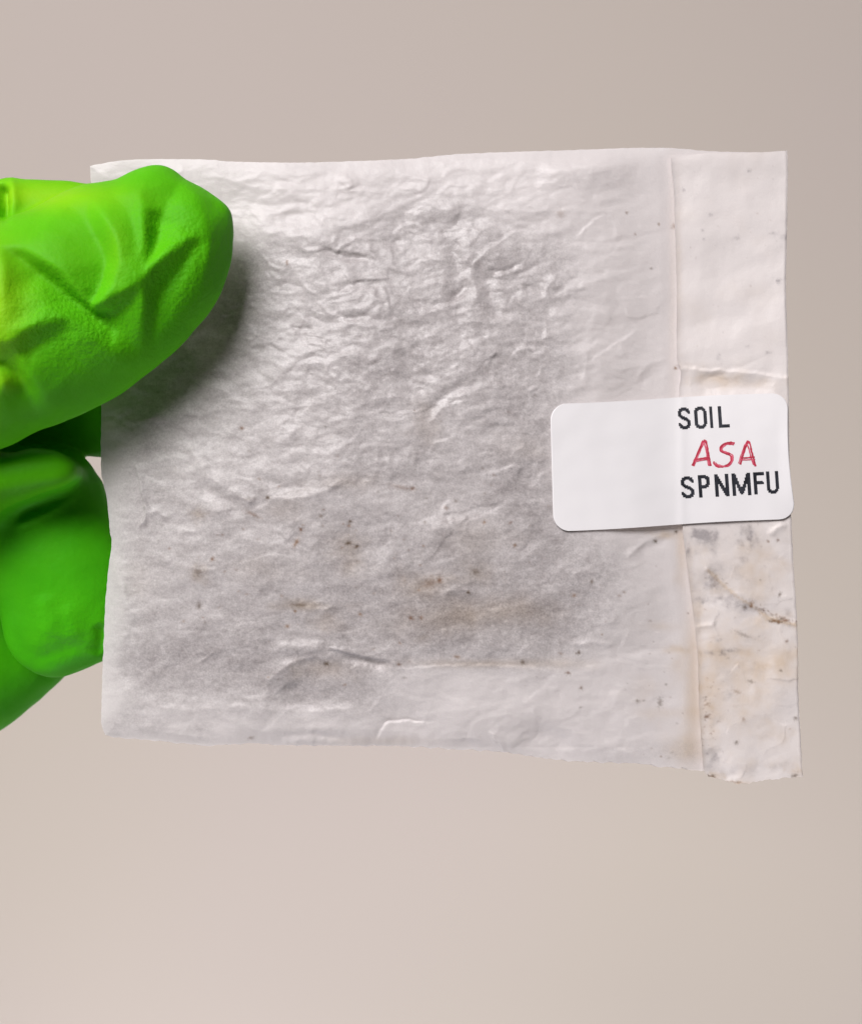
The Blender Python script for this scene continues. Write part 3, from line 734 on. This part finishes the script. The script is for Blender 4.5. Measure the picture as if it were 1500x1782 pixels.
# dot-matrix style capitals: strokes laid on a coarse grid of dots, height 20 dots
def arc(cx, cy, rx, ry, a0, a1, n=14):
    return [(cx + rx * math.cos(math.radians(a0 + (a1 - a0) * i / n)), cy + ry * math.sin(math.radians(a0 + (a1 - a0) * i / n))) for i in range(n + 1)]
GL = {
 'S': (11, [arc(5.5, 5.4, 4.2, 4.2, -15, -180, 10) + [(2.0, 8.0), (8.4, 11.6)] + arc(5.5, 14.6, 4.2, 4.2, -30, 165, 12)]),
 'O': (10.6, [[(1.3, 6)] + arc(5.3, 5.4, 4.0, 4.2, 180, 360, 10) + arc(5.3, 14.6, 4.0, 4.2, 0, 180, 10) + [(1.3, 6)]]),
 'I': (5, [[(2.5, 1.2), (2.5, 18.8)]]),
 'L': (9, [[(1.5, 1.2), (1.5, 18.6), (8.6, 18.6)]]),
 'P': (10.2, [[(1.5, 18.8), (1.5, 1.4), (5.6, 1.4)] + arc(5.4, 5.9, 3.6, 4.4, -85, 85, 8) + [(1.5, 10.4)]]),
 'N': (12, [[(1.6, 18.8), (1.6, 1.2), (10.2, 18.8), (10.2, 1.2)]]),
 'M': (16, [[(1.6, 18.8), (1.8, 1.2), (8.0, 18.0), (14.2, 1.2), (14.4, 18.8)]]),
 'F': (9, [[(1.6, 18.8), (1.6, 1.4), (8.8, 1.4)], [(1.6, 9.8), (7.6, 9.8)]]),
 'U': (10.6, [[(1.4, 1.2), (1.4, 14.5)] + arc(5.3, 14.6, 3.9, 4.2, 180, 0, 10) + [(9.2, 1.2)]]),
}
def glyph(ch, x0, ytop, x1, ybot, slope, i):
    wdt, paths = GL[ch]
    gx, gy = np.meshgrid(np.arange(0, wdt + .5, .5) + .25, np.arange(-.5, 20.5, .5) + .25)
    sx = (x1 - x0) / wdt; sy = (ybot - ytop) / 20
    best = np.full(gx.shape, 99.)
    # dots: evaluate the stroke at dot centres one dot wide, so slants come out in steps
    qx = np.floor(gx) + .5; qy = np.floor(gy) + .5
    for p in paths:
        ratio = 1.0
        best = np.minimum(best, seg_dist(qx.astype(np.float32), qy.astype(np.float32), p))
    on = best < 1.52
    quads = []
    for r_ in range(on.shape[0]):
        c = 0
        while c < on.shape[1]:
            if on[r_, c]:
                e = c
                while e + 1 < on.shape[1] and on[r_, e + 1]: e += 1
                xa, xb = gx[r_, c] - .25, gx[r_, e] + .25; ya, yb = gy[r_, c] - .25, gy[r_, e] + .25
                for k0 in np.arange(xa, xb, 2.0):
                    k1 = min(xb, k0 + 2.0)
                    pts = [(k0, ya), (k0, yb), (k1, yb), (k1, ya)]
                    quads.append([(x0 - 1.6 + X * sx + Y * sy * .07, ytop + Y * sy + (x0 + X * sx - x0) * slope) for X, Y in pts])
                c = e + 1
            else: c += 1
    return add_ink('printed_letter', quads, M_black, 2.0e-5, 'black printed letter ' + ch)
sl = -.045
for ch, a, b, c, d in (('S', 1180, 709.5, 1201, 747.5), ('O', 1208, 708, 1229, 746.5), ('I', 1233, 707.5, 1241.5, 745), ('L', 1249.5, 707, 1267.5, 744.5),
                       ('S', 1185, 829.5, 1207.5, 867.5), ('P', 1215, 827, 1235.5, 866), ('N', 1243.5, 825.5, 1268, 864.5), ('M', 1273.5, 824, 1306, 863), ('F', 1311, 822, 1329, 860.5), ('U', 1333.5, 820.5, 1354, 859.5)):
    glyph(ch, a, b, c, d, sl, 0)

def ribbon(path, wid, n=8, seed=0):
    p = resample(smooth_path(path, n), max(6, n * (len(path) - 1)))
    p[:, 0] += .5 * perlin(np.arange(len(p)) / 3.0, np.full(len(p), seed * 1.7), seed); p[:, 1] += .5 * perlin(np.arange(len(p)) / 3.0, np.full(len(p), seed * 2.3 + 5), seed + 3)
    d = np.gradient(p, axis=0); d /= np.linalg.norm(d, axis=1)[:, None] + 1e-9
    nn = np.stack([-d[:, 1], d[:, 0]], -1)
    wv_ = wid * .5 * (.8 + .35 * perlin(np.arange(len(p)) / 2.5, np.full(len(p), seed + .5), seed + 9))
    a = p + nn * wv_[:, None]; b = p - nn * wv_[:, None]
    return [[a[i], b[i], b[i + 1], a[i + 1]] for i in range(len(p) - 1)]
def z3(x, y): return (900 + x / 2.885, 640 + y / 2.885)
HW = {
 'A': [([(878, 492), (893, 460), (912, 415), (934, 366)], 5), ([(886, 494), (904, 450), (922, 405), (940, 370)], 3), ([(934, 366), (946, 372), (954, 410), (962, 455), (968, 492)], 5), ([(938, 378), (948, 420), (954, 455), (960, 492)], 3.4), ([(892, 462), (925, 455), (966, 452)], 3.6), ([(895, 470), (930, 463), (962, 461)], 2.6)],
 'S': [([(1090, 378), (1060, 376), (1030, 388), (1018, 412), (1040, 428), (1068, 440), (1072, 468), (1050, 490), (1015, 498), (988, 484), (986, 470)], 4.2), ([(1086, 386), (1056, 384), (1034, 396), (1026, 414), (1050, 424), (1078, 438), (1080, 466), (1056, 494), (1016, 490), (992, 476)], 3)],
 'B': [([(1118, 486), (1128, 450), (1140, 410), (1156, 368)], 4.4), ([(1110, 480), (1122, 440), (1136, 400), (1146, 378)], 3), ([(1150, 370), (1164, 376), (1174, 415), (1184, 455), (1194, 494)], 4.4), ([(1154, 384), (1164, 420), (1174, 455), (1186, 488)], 3), ([(1122, 452), (1150, 452), (1190, 448)], 3.2), ([(1120, 462), (1150, 462), (1192, 460)], 2.4)],
}
for key, ch in (('A', 'A'), ('S', 'S'), ('B', 'A')):
    qs = []
    for i, (p, wd) in enumerate(HW[key]):
        add = ribbon([z3(*q_) for q_ in p], wd, 7, i + 3)
        h = add_ink('handwriting_stroke' if i else 'handwritten_letter', add, M_redd if i % 2 == 0 else M_red, (2.0 + .5 * i) * 1e-5)
        if i == 0:
            h['label'] = 'red handwritten letter ' + ch
            strokes = [h]
        else: strokes.append(h)
    # one mesh for each letter
    base = strokes[0]; vs = []; fs = []; mi = []; off = 0
    base.data.materials.append(M_red)
    for i, o in enumerate(strokes):
        n = len(o.data.vertices); c = np.empty(n * 3, np.float32); o.data.vertices.foreach_get('co', c); vs.append(c.reshape(-1, 3))
        k = np.arange(n).reshape(-1, 4) + off; fs.append(k); mi += [i % 2] * len(k); off += n
    for o in strokes[1:]: bpy.data.objects.remove(o)
    me = bpy.data.meshes.new('handwritten_letter')
    me.from_pydata(np.concatenate(vs).tolist(), [], np.concatenate(fs).tolist())
    me.materials.append(M_redd); me.materials.append(M_red)
    me.polygons.foreach_set('material_index', np.array(mi, dtype=np.int32))
    base.data = me

# ------------------------------------------------------------------ gloved hand: one continuous surface (implicit shapes blended, then meshed)
def to_mm(pts, yc):
    k = (D * 1000 + yc) / (D * 1000)
    return [((x - CX) * .07 * k, (CY - y) * .07 * k) for x, y in pts]

class Inflate:
    """solid inflated from an outline: half thickness follows the square root of a membrane pressed from below"""
    def __init__(self, pts, yc, kf, kb, step=.3, sm=True):
        self.yc, self.kf, self.kb = yc, kf, kb
        pts = smooth_path(list(pts) + [pts[0]], 5)[:-1] if sm else pts
        poly = np.array(to_mm(pts, yc))
        self.poly = poly
        lo = poly.min(0) - 3; hi = poly.max(0) + 3
        self.lo = lo; self.step = step
        gx = np.arange(lo[0], hi[0], step); gz = np.arange(lo[1], hi[1], step)
        X, Z = np.meshgrid(gx, gz)
        ins = np.zeros(X.shape, bool)
        n = len(poly)
        for i in range(n):
            x0, z0 = poly[i]; x1, z1 = poly[(i + 1) % n]
            if z0 == z1: continue
            c = (Z >= min(z0, z1)) & (Z < max(z0, z1))
            ins ^= c & (X < (x1 - x0) * (Z - z0) / (z1 - z0) + x0)
        dd = seg_dist(X, Z, [tuple(p) for p in poly] + [tuple(poly[0])])
        # coarse to fine membrane
        phi = None
        for lev in (8, 4, 2, 1):
            m = ins[::lev, ::lev]
            h = step * lev
            if phi is None: f = np.zeros(m.shape)
            else:
                yy = np.clip(np.arange(m.shape[0]) / 2, 0, phi.shape[0] - 1).astype(int); xx = np.clip(np.arange(m.shape[1]) / 2, 0, phi.shape[1] - 1).astype(int)
                f = phi[np.ix_(yy, xx)]
            ds = dd[::lev, ::lev]
            for _ in range(400 if lev > 1 else 160):
                g = np.pad(f, 1)
                f = .25 * (g[:-2, 1:-1] + g[2:, 1:-1] + g[1:-1, :-2] + g[1:-1, 2:] + h * h) * m
            phi = f
        # outside: continue with a gentle slope
        phi = np.where(ins, phi, -dd * 4.0)
        self.phi = blur(phi.astype(np.float32), 1)
    def field(self, X, Y, Z):
        g2 = samp(self.phi, (X - self.lo[0]) / self.step, (Z - self.lo[1]) / self.step, 0, 0)   # 2D grid X,Z
        y = Y - self.yc
        k = np.where(y < 0, self.kf, self.kb)
        return y * y / k - 0 * g2, g2

THUMB = [(-620, 430), (-300, 400), (-100, 400), (0, 392), (55, 372), (110, 342), (150, 325), (182, 321), (205, 319), (228, 306), (258, 293), (285, 290), (302, 297), (322, 314),
         (348, 326), (376, 344), (400, 364), (405, 385), (405, 420), (400, 458), (385, 502), (364, 540), (336, 574), (300, 612), (250, 653), (200, 688), (150, 713), (100, 735), (60, 748), (0, 779), (-100, 800), (-300, 830), (-620, 860)]
BASE = [(-620, 300), (-300, 300), (-60, 326), (0, 317), (18, 311), (34, 317), (100, 318), (160, 323), (205, 340), (230, 400), (180, 500), (0, 600), (-300, 700), (-620, 760)]
INDEX = [(-620, 540), (-200, 560), (0, 590), (200, 555), (300, 580), (342, 640), (330, 720), (260, 780), (178, 793), (125, 786), (90, 792), (0, 800), (-200, 770), (-620, 800)]
MIDDLE = [(-620, 760), (-200, 760), (-60, 775), (0, 772), (60, 773), (98, 777), (125, 788), (150, 808), (172, 840), (190, 880), (212, 935), (236, 1000), (240, 1060), (226, 1110),
          (192, 1142), (152, 1161), (104, 1179), (66, 1172), (34, 1150), (12, 1112), (3, 1060), (-20, 1030), (-120, 1020), (-300, 1030), (-620, 1040)]
RING = [(-620, 960), (-200, 980), (0, 1000), (90, 1030), (140, 1080), (142, 1130), (110, 1176), (60, 1222), (0, 1268), (-100, 1320), (-300, 1350), (-620, 1340)]
LITTLE = [(-620, 1250), (-250, 1230), (-120, 1260), (-70, 1310), (-90, 1380), (-200, 1450), (-620, 1480)]
PALM = [(-620, 330), (-480, 300), (-380, 420), (-340, 700), (-330, 1100), (-400, 1400), (-620, 1440), (-900, 1300), (-1200, 1180), (-1500, 1150), (-1500, 660), (-1200, 600), (-900, 420)]
KNUCKLE = [(-620, 720), (-200, 740), (0, 786), (50, 780), (95, 783), (122, 798), (138, 818), (128, 838), (100, 850), (75, 856), (50, 866), (10, 880), (-60, 930), (-200, 960), (-620, 980)]
shapes = [Inflate(KNUCKLE, -2.5, 2.8, 30, .3), Inflate(MIDDLE, 8.4, 1.1, 1.5, .3), Inflate(THUMB, -7.6, 1.25, .62), Inflate(BASE, -4.5, .45, .5, .4), Inflate(INDEX, 10.5, 1.2, 1.6, .4),
          Inflate(RING, 19, 1.6, 1.6, .4), Inflate(LITTLE, 24, 1.6, 1.6, .5), Inflate(PALM, 10, .42, .42, .8)]
def axis(a, b, fine0, fine1, hf_, hc):
    l = [a]
    while l[-1] < b:
        x = l[-1]
        if fine0 - .01 <= x < fine1: h = hf_
        else:
            dd_ = max(fine0 - x, x - fine1, 0)
            h = min(hc, hf_ + dd_ * .12)
            if x < fine0: h = min(h, max(fine0 - x, hf_))
        l.append(x + h)
    return np.array(l)
gx = axis(-170, -22, -54, -22, .27, 1.4); gz = axis(-50, 46, -34, 46, .27, 1.0); gy = axis(-24, 38, -20, 22, .27, .8)
X2, Z2 = np.meshgrid(gx, gz, indexing='ij')
Fld = None; kk = .7
hyp = lambda v: v
for idx, shp in enumerate(shapes):
    g2 = samp(shp.phi, (X2 - shp.lo[0]) / shp.step, (Z2 - shp.lo[1]) / shp.step, 0, 0)
    # outside the raster continue with distance
    ox = np.maximum(np.maximum(shp.lo[0] - X2, X2 - (shp.lo[0] + shp.step * shp.phi.shape[1])), 0)
    oz = np.maximum(np.maximum(shp.lo[1] - Z2, Z2 - (shp.lo[1] + shp.step * shp.phi.shape[0])), 0)
    g2 = g2 - 4 * np.hypot(ox, oz)
    gxx, gzz = np.gradient(g2, gx, gz)
    y = gy - shp.yc
    kv = np.where(y < 0, shp.kf, shp.kb)
    A = (y * y / kv)[None, :, None]; Ay = (2 * y / kv)[None, :, None]
    g = A - g2[:, None, :]
    f = g / np.sqrt(Ay ** 2 + (gxx ** 2 + gzz ** 2)[:, None, :] + 1.0)
    f = f.astype(np.float32)
    if Fld is None: Fld = f
    else:
        kk = 3.2 if idx == 1 else .8
        h = np.clip(.5 + .5 * (f - Fld) / kk, 0, 1)
        Fld = f * (1 - h) + Fld * h - kk * h * (1 - h)
Fld = Fld.astype(np.float32)
Fld[0] = 1; Fld[:, 0] = np.maximum(Fld[:, 0], .1); Fld[:, -1] = np.maximum(Fld[:, -1], .1)

def surface_nets(Fv, ax):
    ns = [len(a) for a in ax]
    sg_ = Fv < 0
    cell = np.zeros([n - 1 for n in ns], np.int8)
    for dx in (0, 1):
        for dy in (0, 1):
            for dz in (0, 1):
                cell += sg_[dx:ns[0] - 1 + dx, dy:ns[1] - 1 + dy, dz:ns[2] - 1 + dz]
    act = (cell > 0) & (cell < 8)
    idx = np.argwhere(act)
    vid = np.full(act.shape, -1, np.int64); vid[act] = np.arange(len(idx))
    acc = np.zeros((len(idx), 3)); cnt = np.zeros(len(idx))
    i, j, k = idx.T
    corners = [(a, b, c) for a in (0, 1) for b in (0, 1) for c in (0, 1)]
    for a in corners:
        for d in range(3):
            if a[d]: continue
            b = list(a); b[d] = 1
            v0 = Fv[i + a[0], j + a[1], k + a[2]]; v1 = Fv[i + b[0], j + b[1], k + b[2]]
            m = (v0 < 0) != (v1 < 0)
            t = np.where(m, v0 / np.where(m, v0 - v1, 1), 0)
            p0 = np.stack([ax[0][i + a[0]], ax[1][j + a[1]], ax[2][k + a[2]]], -1)
            p1 = np.stack([ax[0][i + b[0]], ax[1][j + b[1]], ax[2][k + b[2]]], -1)
            acc += (p0 + (p1 - p0) * t[:, None]) * m[:, None]; cnt += m
    V = acc / cnt[:, None]
    Q = []
    for d in range(3):
        e = [slice(1, n - 1) for n in ns]
        lo_ = list(e); hi_ = list(e); lo_[d] = slice(0, ns[d] - 1); hi_[d] = slice(1, ns[d])
        a = sg_[tuple(lo_)]; b = sg_[tuple(hi_)]
        ch = np.argwhere(a != b)
        off = np.array([1, 1, 1]); off[d] = 0
        ch = ch + off
        inside_lo = sg_[ch[:, 0], ch[:, 1], ch[:, 2]]
        u = [0, 0, 0]; v = [0, 0, 0]; u[(d + 1) % 3] = 1; v[(d + 2) % 3] = 1
        u = np.array(u); v = np.array(v)
        q_ = [vid[tuple((ch - u - v).T)], vid[tuple((ch - v).T)], vid[tuple(ch.T)], vid[tuple((ch - u).T)]]
        q_ = np.stack(q_, -1)
        q_[~inside_lo] = q_[~inside_lo][:, ::-1]
        Q.append(q_)
    return V, np.concatenate(Q)
V, Q = surface_nets(Fld, (gx, gy, gz))
del Fld

def vnormals(V, Q):
    n = np.cross(V[Q[:, 2]] - V[Q[:, 0]], V[Q[:, 3]] - V[Q[:, 1]])
    N = np.zeros_like(V)
    for k in range(4):
        for c in range(3): N[:, c] += np.bincount(Q[:, k], n[:, c], len(V))
    return N / (np.linalg.norm(N, axis=1)[:, None] + 1e-12)
E = np.concatenate([Q[:, [0, 1]], Q[:, [1, 2]], Q[:, [2, 3]], Q[:, [3, 0]]])
deg = np.bincount(E[:, 0], minlength=len(V)) + np.bincount(E[:, 1], minlength=len(V))
def lap(V, it, lam):
    for _ in range(it):
        A = np.zeros_like(V)
        for c in range(3): A[:, c] = np.bincount(E[:, 0], V[E[:, 1], c], len(V)) + np.bincount(E[:, 1], V[E[:, 0], c], len(V))
        V = V + lam * (A / deg[:, None] - V)
    return V
for _ in range(5): V = lap(lap(V, 1, .6), 1, -.58)
V = lap(V, 4, .5)
Nn = vnormals(V, Q)

# folds of the glove, drawn in photo pixels on a raster of their own; mm towards the viewer
GX0, GY0 = -160, 240
from mathutils.geometry import delaunay_2d_cdt
from mathutils import Vector
def zt(x, y): return (x / 3.495, 280 + y / 3.495)
CH = [   # crests and hollows of the stretched glove: chains of (x, y, height mm) in an enlarged drawing of the thumb
    [(1110, 100, .0), (1200, 220, .7), (1260, 370, 1.0), (1285, 480, 1.0), (1270, 640, .9), (1220, 800, .7), (1130, 980, .4)],
    [(1180, 110, -.6), (1300, 230, -.5), (1360, 340, -.1), (1380, 480, -.4), (1360, 640, -.5)],
    [(1000, 290, -.3), (960, 370, -.9), (945, 470, -.8), (930, 560, -.2)],
    [(1120, 260, .5), (1100, 380, .25), (1040, 480, .3)],
    [(860, 190, .7), (880, 300, .8), (890, 420, .9), (895, 560, .9), (900, 660, 1.0)],
    [(1190, 480, .7), (1130, 500, 1.0), (1010, 590, 1.5), (920, 670, 1.6), (880, 745, 1.6), (780, 805, 1.6), (640, 870, 1.4), (570, 890, .7)],
    [(1200, 510, .2), (1120, 620, -.1), (1010, 740, -.5), (960, 850, -.6), (940, 980, -.5), (925, 1100, -.3), (900, 1230, -.1)],
    [(1180, 620, .5), (1120, 780, .5), (1060, 960, .3)],
    [(880, 760, 1.3), (885, 900, .9), (875, 1050, .6), (860, 1180, .35), (830, 1300, .1)],
    [(800, 860, .3), (700, 920, -.5), (600, 930, -.9)],
    [(560, 230, .4), (650, 350, .9), (725, 480, 1.1), (745, 620, 1.2), (710, 750, 1.2)],
    [(690, 220, .2), (790, 320, .2), (830, 450, .35), (830, 580, .8)],
    [(450, 230, .2), (520, 350, -.3), (590, 480, -.5), (640, 600, -.5), (610, 740, -.4), (570, 830, -.3)],
    [(300, 400, .6), (380, 540, .7)],
    [(-150, 430, .6), (0, 470, .7), (150, 535, .9), (290, 610, 1.0), (410, 690, .9), (490, 790, .6), (545, 860, .2)],
    [(120, 590, .0), (230, 680, -.8), (340, 760, -1.1), (450, 850, -1.3), (560, 930, -1.3), (660, 1000, -1.0), (740, 1040, -.3)],
    [(140, 800, .2), (280, 870, .3), (420, 960, .5), (560, 1060, .6), (690, 1160, .6), (800, 1240, .5)],
    [(-200, 1130, .9), (0, 1110, 1.2), (110, 1100, 1.4), (190, 1030, 1.4), (280, 985, 1.2), (380, 955, .7)],
    [(-150, 1200, -.3), (40, 1200, -.3), (170, 1150, -.2), (290, 1080, -.1), (410, 1020, .1)],
    [(20, 520, 1.1), (50, 700, 1.2), (60, 900, 1.1), (60, 1020, 1.2)],
    [(105, 640, .3), (110, 760, .3), (150, 960, .7)],
    [(-120, 1240, -.6), (20, 1240, -.9), (90, 1290, -1.0), (140, 1380, -.9), (200, 1500, -.6), (250, 1600, -.2)],
    [(110, 1170, .2), (190, 1290, .4), (280, 1430, .4), (340, 1540, .1)],
    [(10, 1300, .5), (40, 1350, .9), (20, 1410, .5)],
    [(400, 1130, .1), (520, 1250, .1), (620, 1330, 0)],
    [(90, 1450, -.3), (60, 1560, 0)],
]
cv, ch_, ce = [], [], []
for c in CH:
    for i, (x, y, h) in enumerate(c):
        if i: ce.append((len(cv) - 1, len(cv)))
        cv.append(Vector(zt(x, y))); ch_.append(h)
for x, y in [(-500, -50), (0, 330), (200, 290), (440, 120), (700, 60), (1000, -60), (1150, -40), (1350, 120), (1480, 300), (1490, 600), (1440, 760), (1330, 980), (1160, 1200), (950, 1400), (650, 1560), (300, 1720), (0, 1850), (-500, 1900), (-560, 600), (-560, 1200), (-300, 800),
             (-1200, -300), (2200, -300), (2200, 2600), (-1200, 2600), (400, 260), (240, 330)]:
    cv.append(Vector(zt(x, y))); ch_.append(0.0)
ov, oe, of_, oiv, _, _ = delaunay_2d_cdt(cv, ce, [], 0, 1e-4)
hh = []
for k, idl in enumerate(oiv): hh.append(float(np.mean([ch_[i] for i in idl])) if len(idl) else 0.3)
G = np.zeros((1100, 640), np.float32)
for f in of_:
    a, b, c = [np.array(ov[i]) for i in f]; ha, hb, hc = [hh[i] for i in f]
    x0 = int(max(GX0, min(a[0], b[0], c[0]) - 1)); x1 = int(min(GX0 + 639, max(a[0], b[0], c[0]) + 2)); y0 = int(max(GY0, min(a[1], b[1], c[1]) - 1)); y1 = int(min(GY0 + 1099, max(a[1], b[1], c[1]) + 2))
    if x0 >= x1 or y0 >= y1: continue
    X, Y = np.meshgrid(np.arange(x0, x1), np.arange(y0, y1))
    dt = (b[1] - c[1]) * (a[0] - c[0]) + (c[0] - b[0]) * (a[1] - c[1])
    if abs(dt) < 1e-9: continue
    l1 = ((b[1] - c[1]) * (X - c[0]) + (c[0] - b[0]) * (Y - c[1])) / dt; l2 = ((c[1] - a[1]) * (X - c[0]) + (a[0] - c[0]) * (Y - c[1])) / dt; l3 = 1 - l1 - l2
    m = (l1 >= -1e-4) & (l2 >= -1e-4) & (l3 >= -1e-4)
    R = G[y0 - GY0:y1 - GY0, x0 - GX0:x1 - GX0]; R[m] = (l1 * ha + l2 * hb + l3 * hc)[m]
G = .8 * blur(G, 3) + .2 * blur(G, 7)
G *= 1.25
for i, (p, wd, am, kd) in enumerate([([zt(70, 60), zt(95, 180), zt(95, 300), zt(60, 400)], 9, 1.3, 'c'), ([zt(15, 130), zt(15, 260), zt(12, 380)], 8, -2.2, 'g'),
                                     ([zt(1200, 455), zt(1160, 480), zt(1120, 470)], 5, .25, 'c'), ([zt(1130, 440), zt(1120, 420)], 4, -.2, 'g')]):
    stroke(G, GX0, GY0, p, wd, am, kd, jit=1.5, seed=400 + i)
def z2(*p): return [(x / 2.874, 680 + y / 2.874) for x, y in p]
G2 = np.zeros((1100, 640), np.float32)
GM = [
    (z2((60, 690), (180, 640), (300, 580), (440, 500)), 9, .7, 'c'),
    (z2((200, 1010), (250, 1140), (240, 1240)), 16, .25, 'g'),
    (z2((330, 1060), (370, 1180), (350, 1280)), 16, .25, 'g'),
    (z2((40, 1180), (130, 1300), (200, 1330), (330, 1290), (470, 1250)), 14, -.4, 'g'),
    (z2((480, 1330), (505, 1240), (515, 1160)), 10, -.7, 'g'),
]
for i, (p, wd, am, kd) in enumerate(GM): stroke(G2, GX0, GY0, p, wd, am, kd, jit=2.0, seed=500 + i)
kpr = (D * 1000) / (D * 1000 + V[:, 1])
vx = V[:, 0] / .07 * kpr + CX; vy = CY - V[:, 2] / .07 * kpr
frontness = np.clip(-Nn[:, 1], 0, 1) ** .8
isth = (V[:, 1] < -3)
isfi = (V[:, 1] > 1) & (V[:, 1] < 13)
win = sstep(GX0, GX0 + 80, vx) * sstep(GX0 + 640, GX0 + 600, vx) * sstep(GY0 + 1100, GY0 + 1060, vy)
disp = np.where(isth, samp(G, vx, vy, GX0, GY0), 0) + np.where(isfi, samp(G2, vx, vy, GX0, GY0), 0)
V[:, 1] -= disp * frontness * win
lo3 = .35 * fbm(V[:, 0] / 11 + V[:, 1] / 9, V[:, 2] / 8 + V[:, 1] / 13, 601, 2) + .10 * fbm(V[:, 0] / 3.2 + V[:, 1] / 4, V[:, 2] / 2.6, 611, 2)
V += Nn * (lo3 * .32)[:, None]
V = lap(V, 1, .35)
lime_tint = np.zeros(len(V))       # patches of yellower lime, mostly at the left and top of the thumb
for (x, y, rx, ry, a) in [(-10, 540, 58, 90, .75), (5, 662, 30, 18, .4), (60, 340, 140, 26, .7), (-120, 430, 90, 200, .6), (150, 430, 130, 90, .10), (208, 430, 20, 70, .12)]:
    lime_tint += a * np.exp(-((vx - x) / rx) ** 2 - ((vy - y) / ry) ** 2)
lime_tint = (lime_tint + .14) * (V[:, 1] < -2)  # brighter light on the thumb put into its colour as an even yellow tint
grip = sum(a * np.exp(-((vx - x) / rx) ** 2 - ((vy - y) / ry) ** 2) for x, y, rx, ry, a in [(130, 560, 130, 80, 1.0), (320, 470, 60, 110, .9), (250, 420, 60, 60, .3), (110, 1090, 70, 60, .35)])
grip = np.clip(grip + .08, 0, 1)
hand = mesh_from('gloved_hand', V * 1e-3, Q.astype(np.int32), M_glove, cols={'tint': np.stack([np.clip(lime_tint, 0, 1), grip, 0 * grip], -1)})
hand['label'] = 'hand in a bright lime green nitrile glove pinching the left edge of the white packet'
hand['category'] = 'gloved hand'
print('hand faces', len(Q), 'mm bounds', V.min(0), V.max(0))
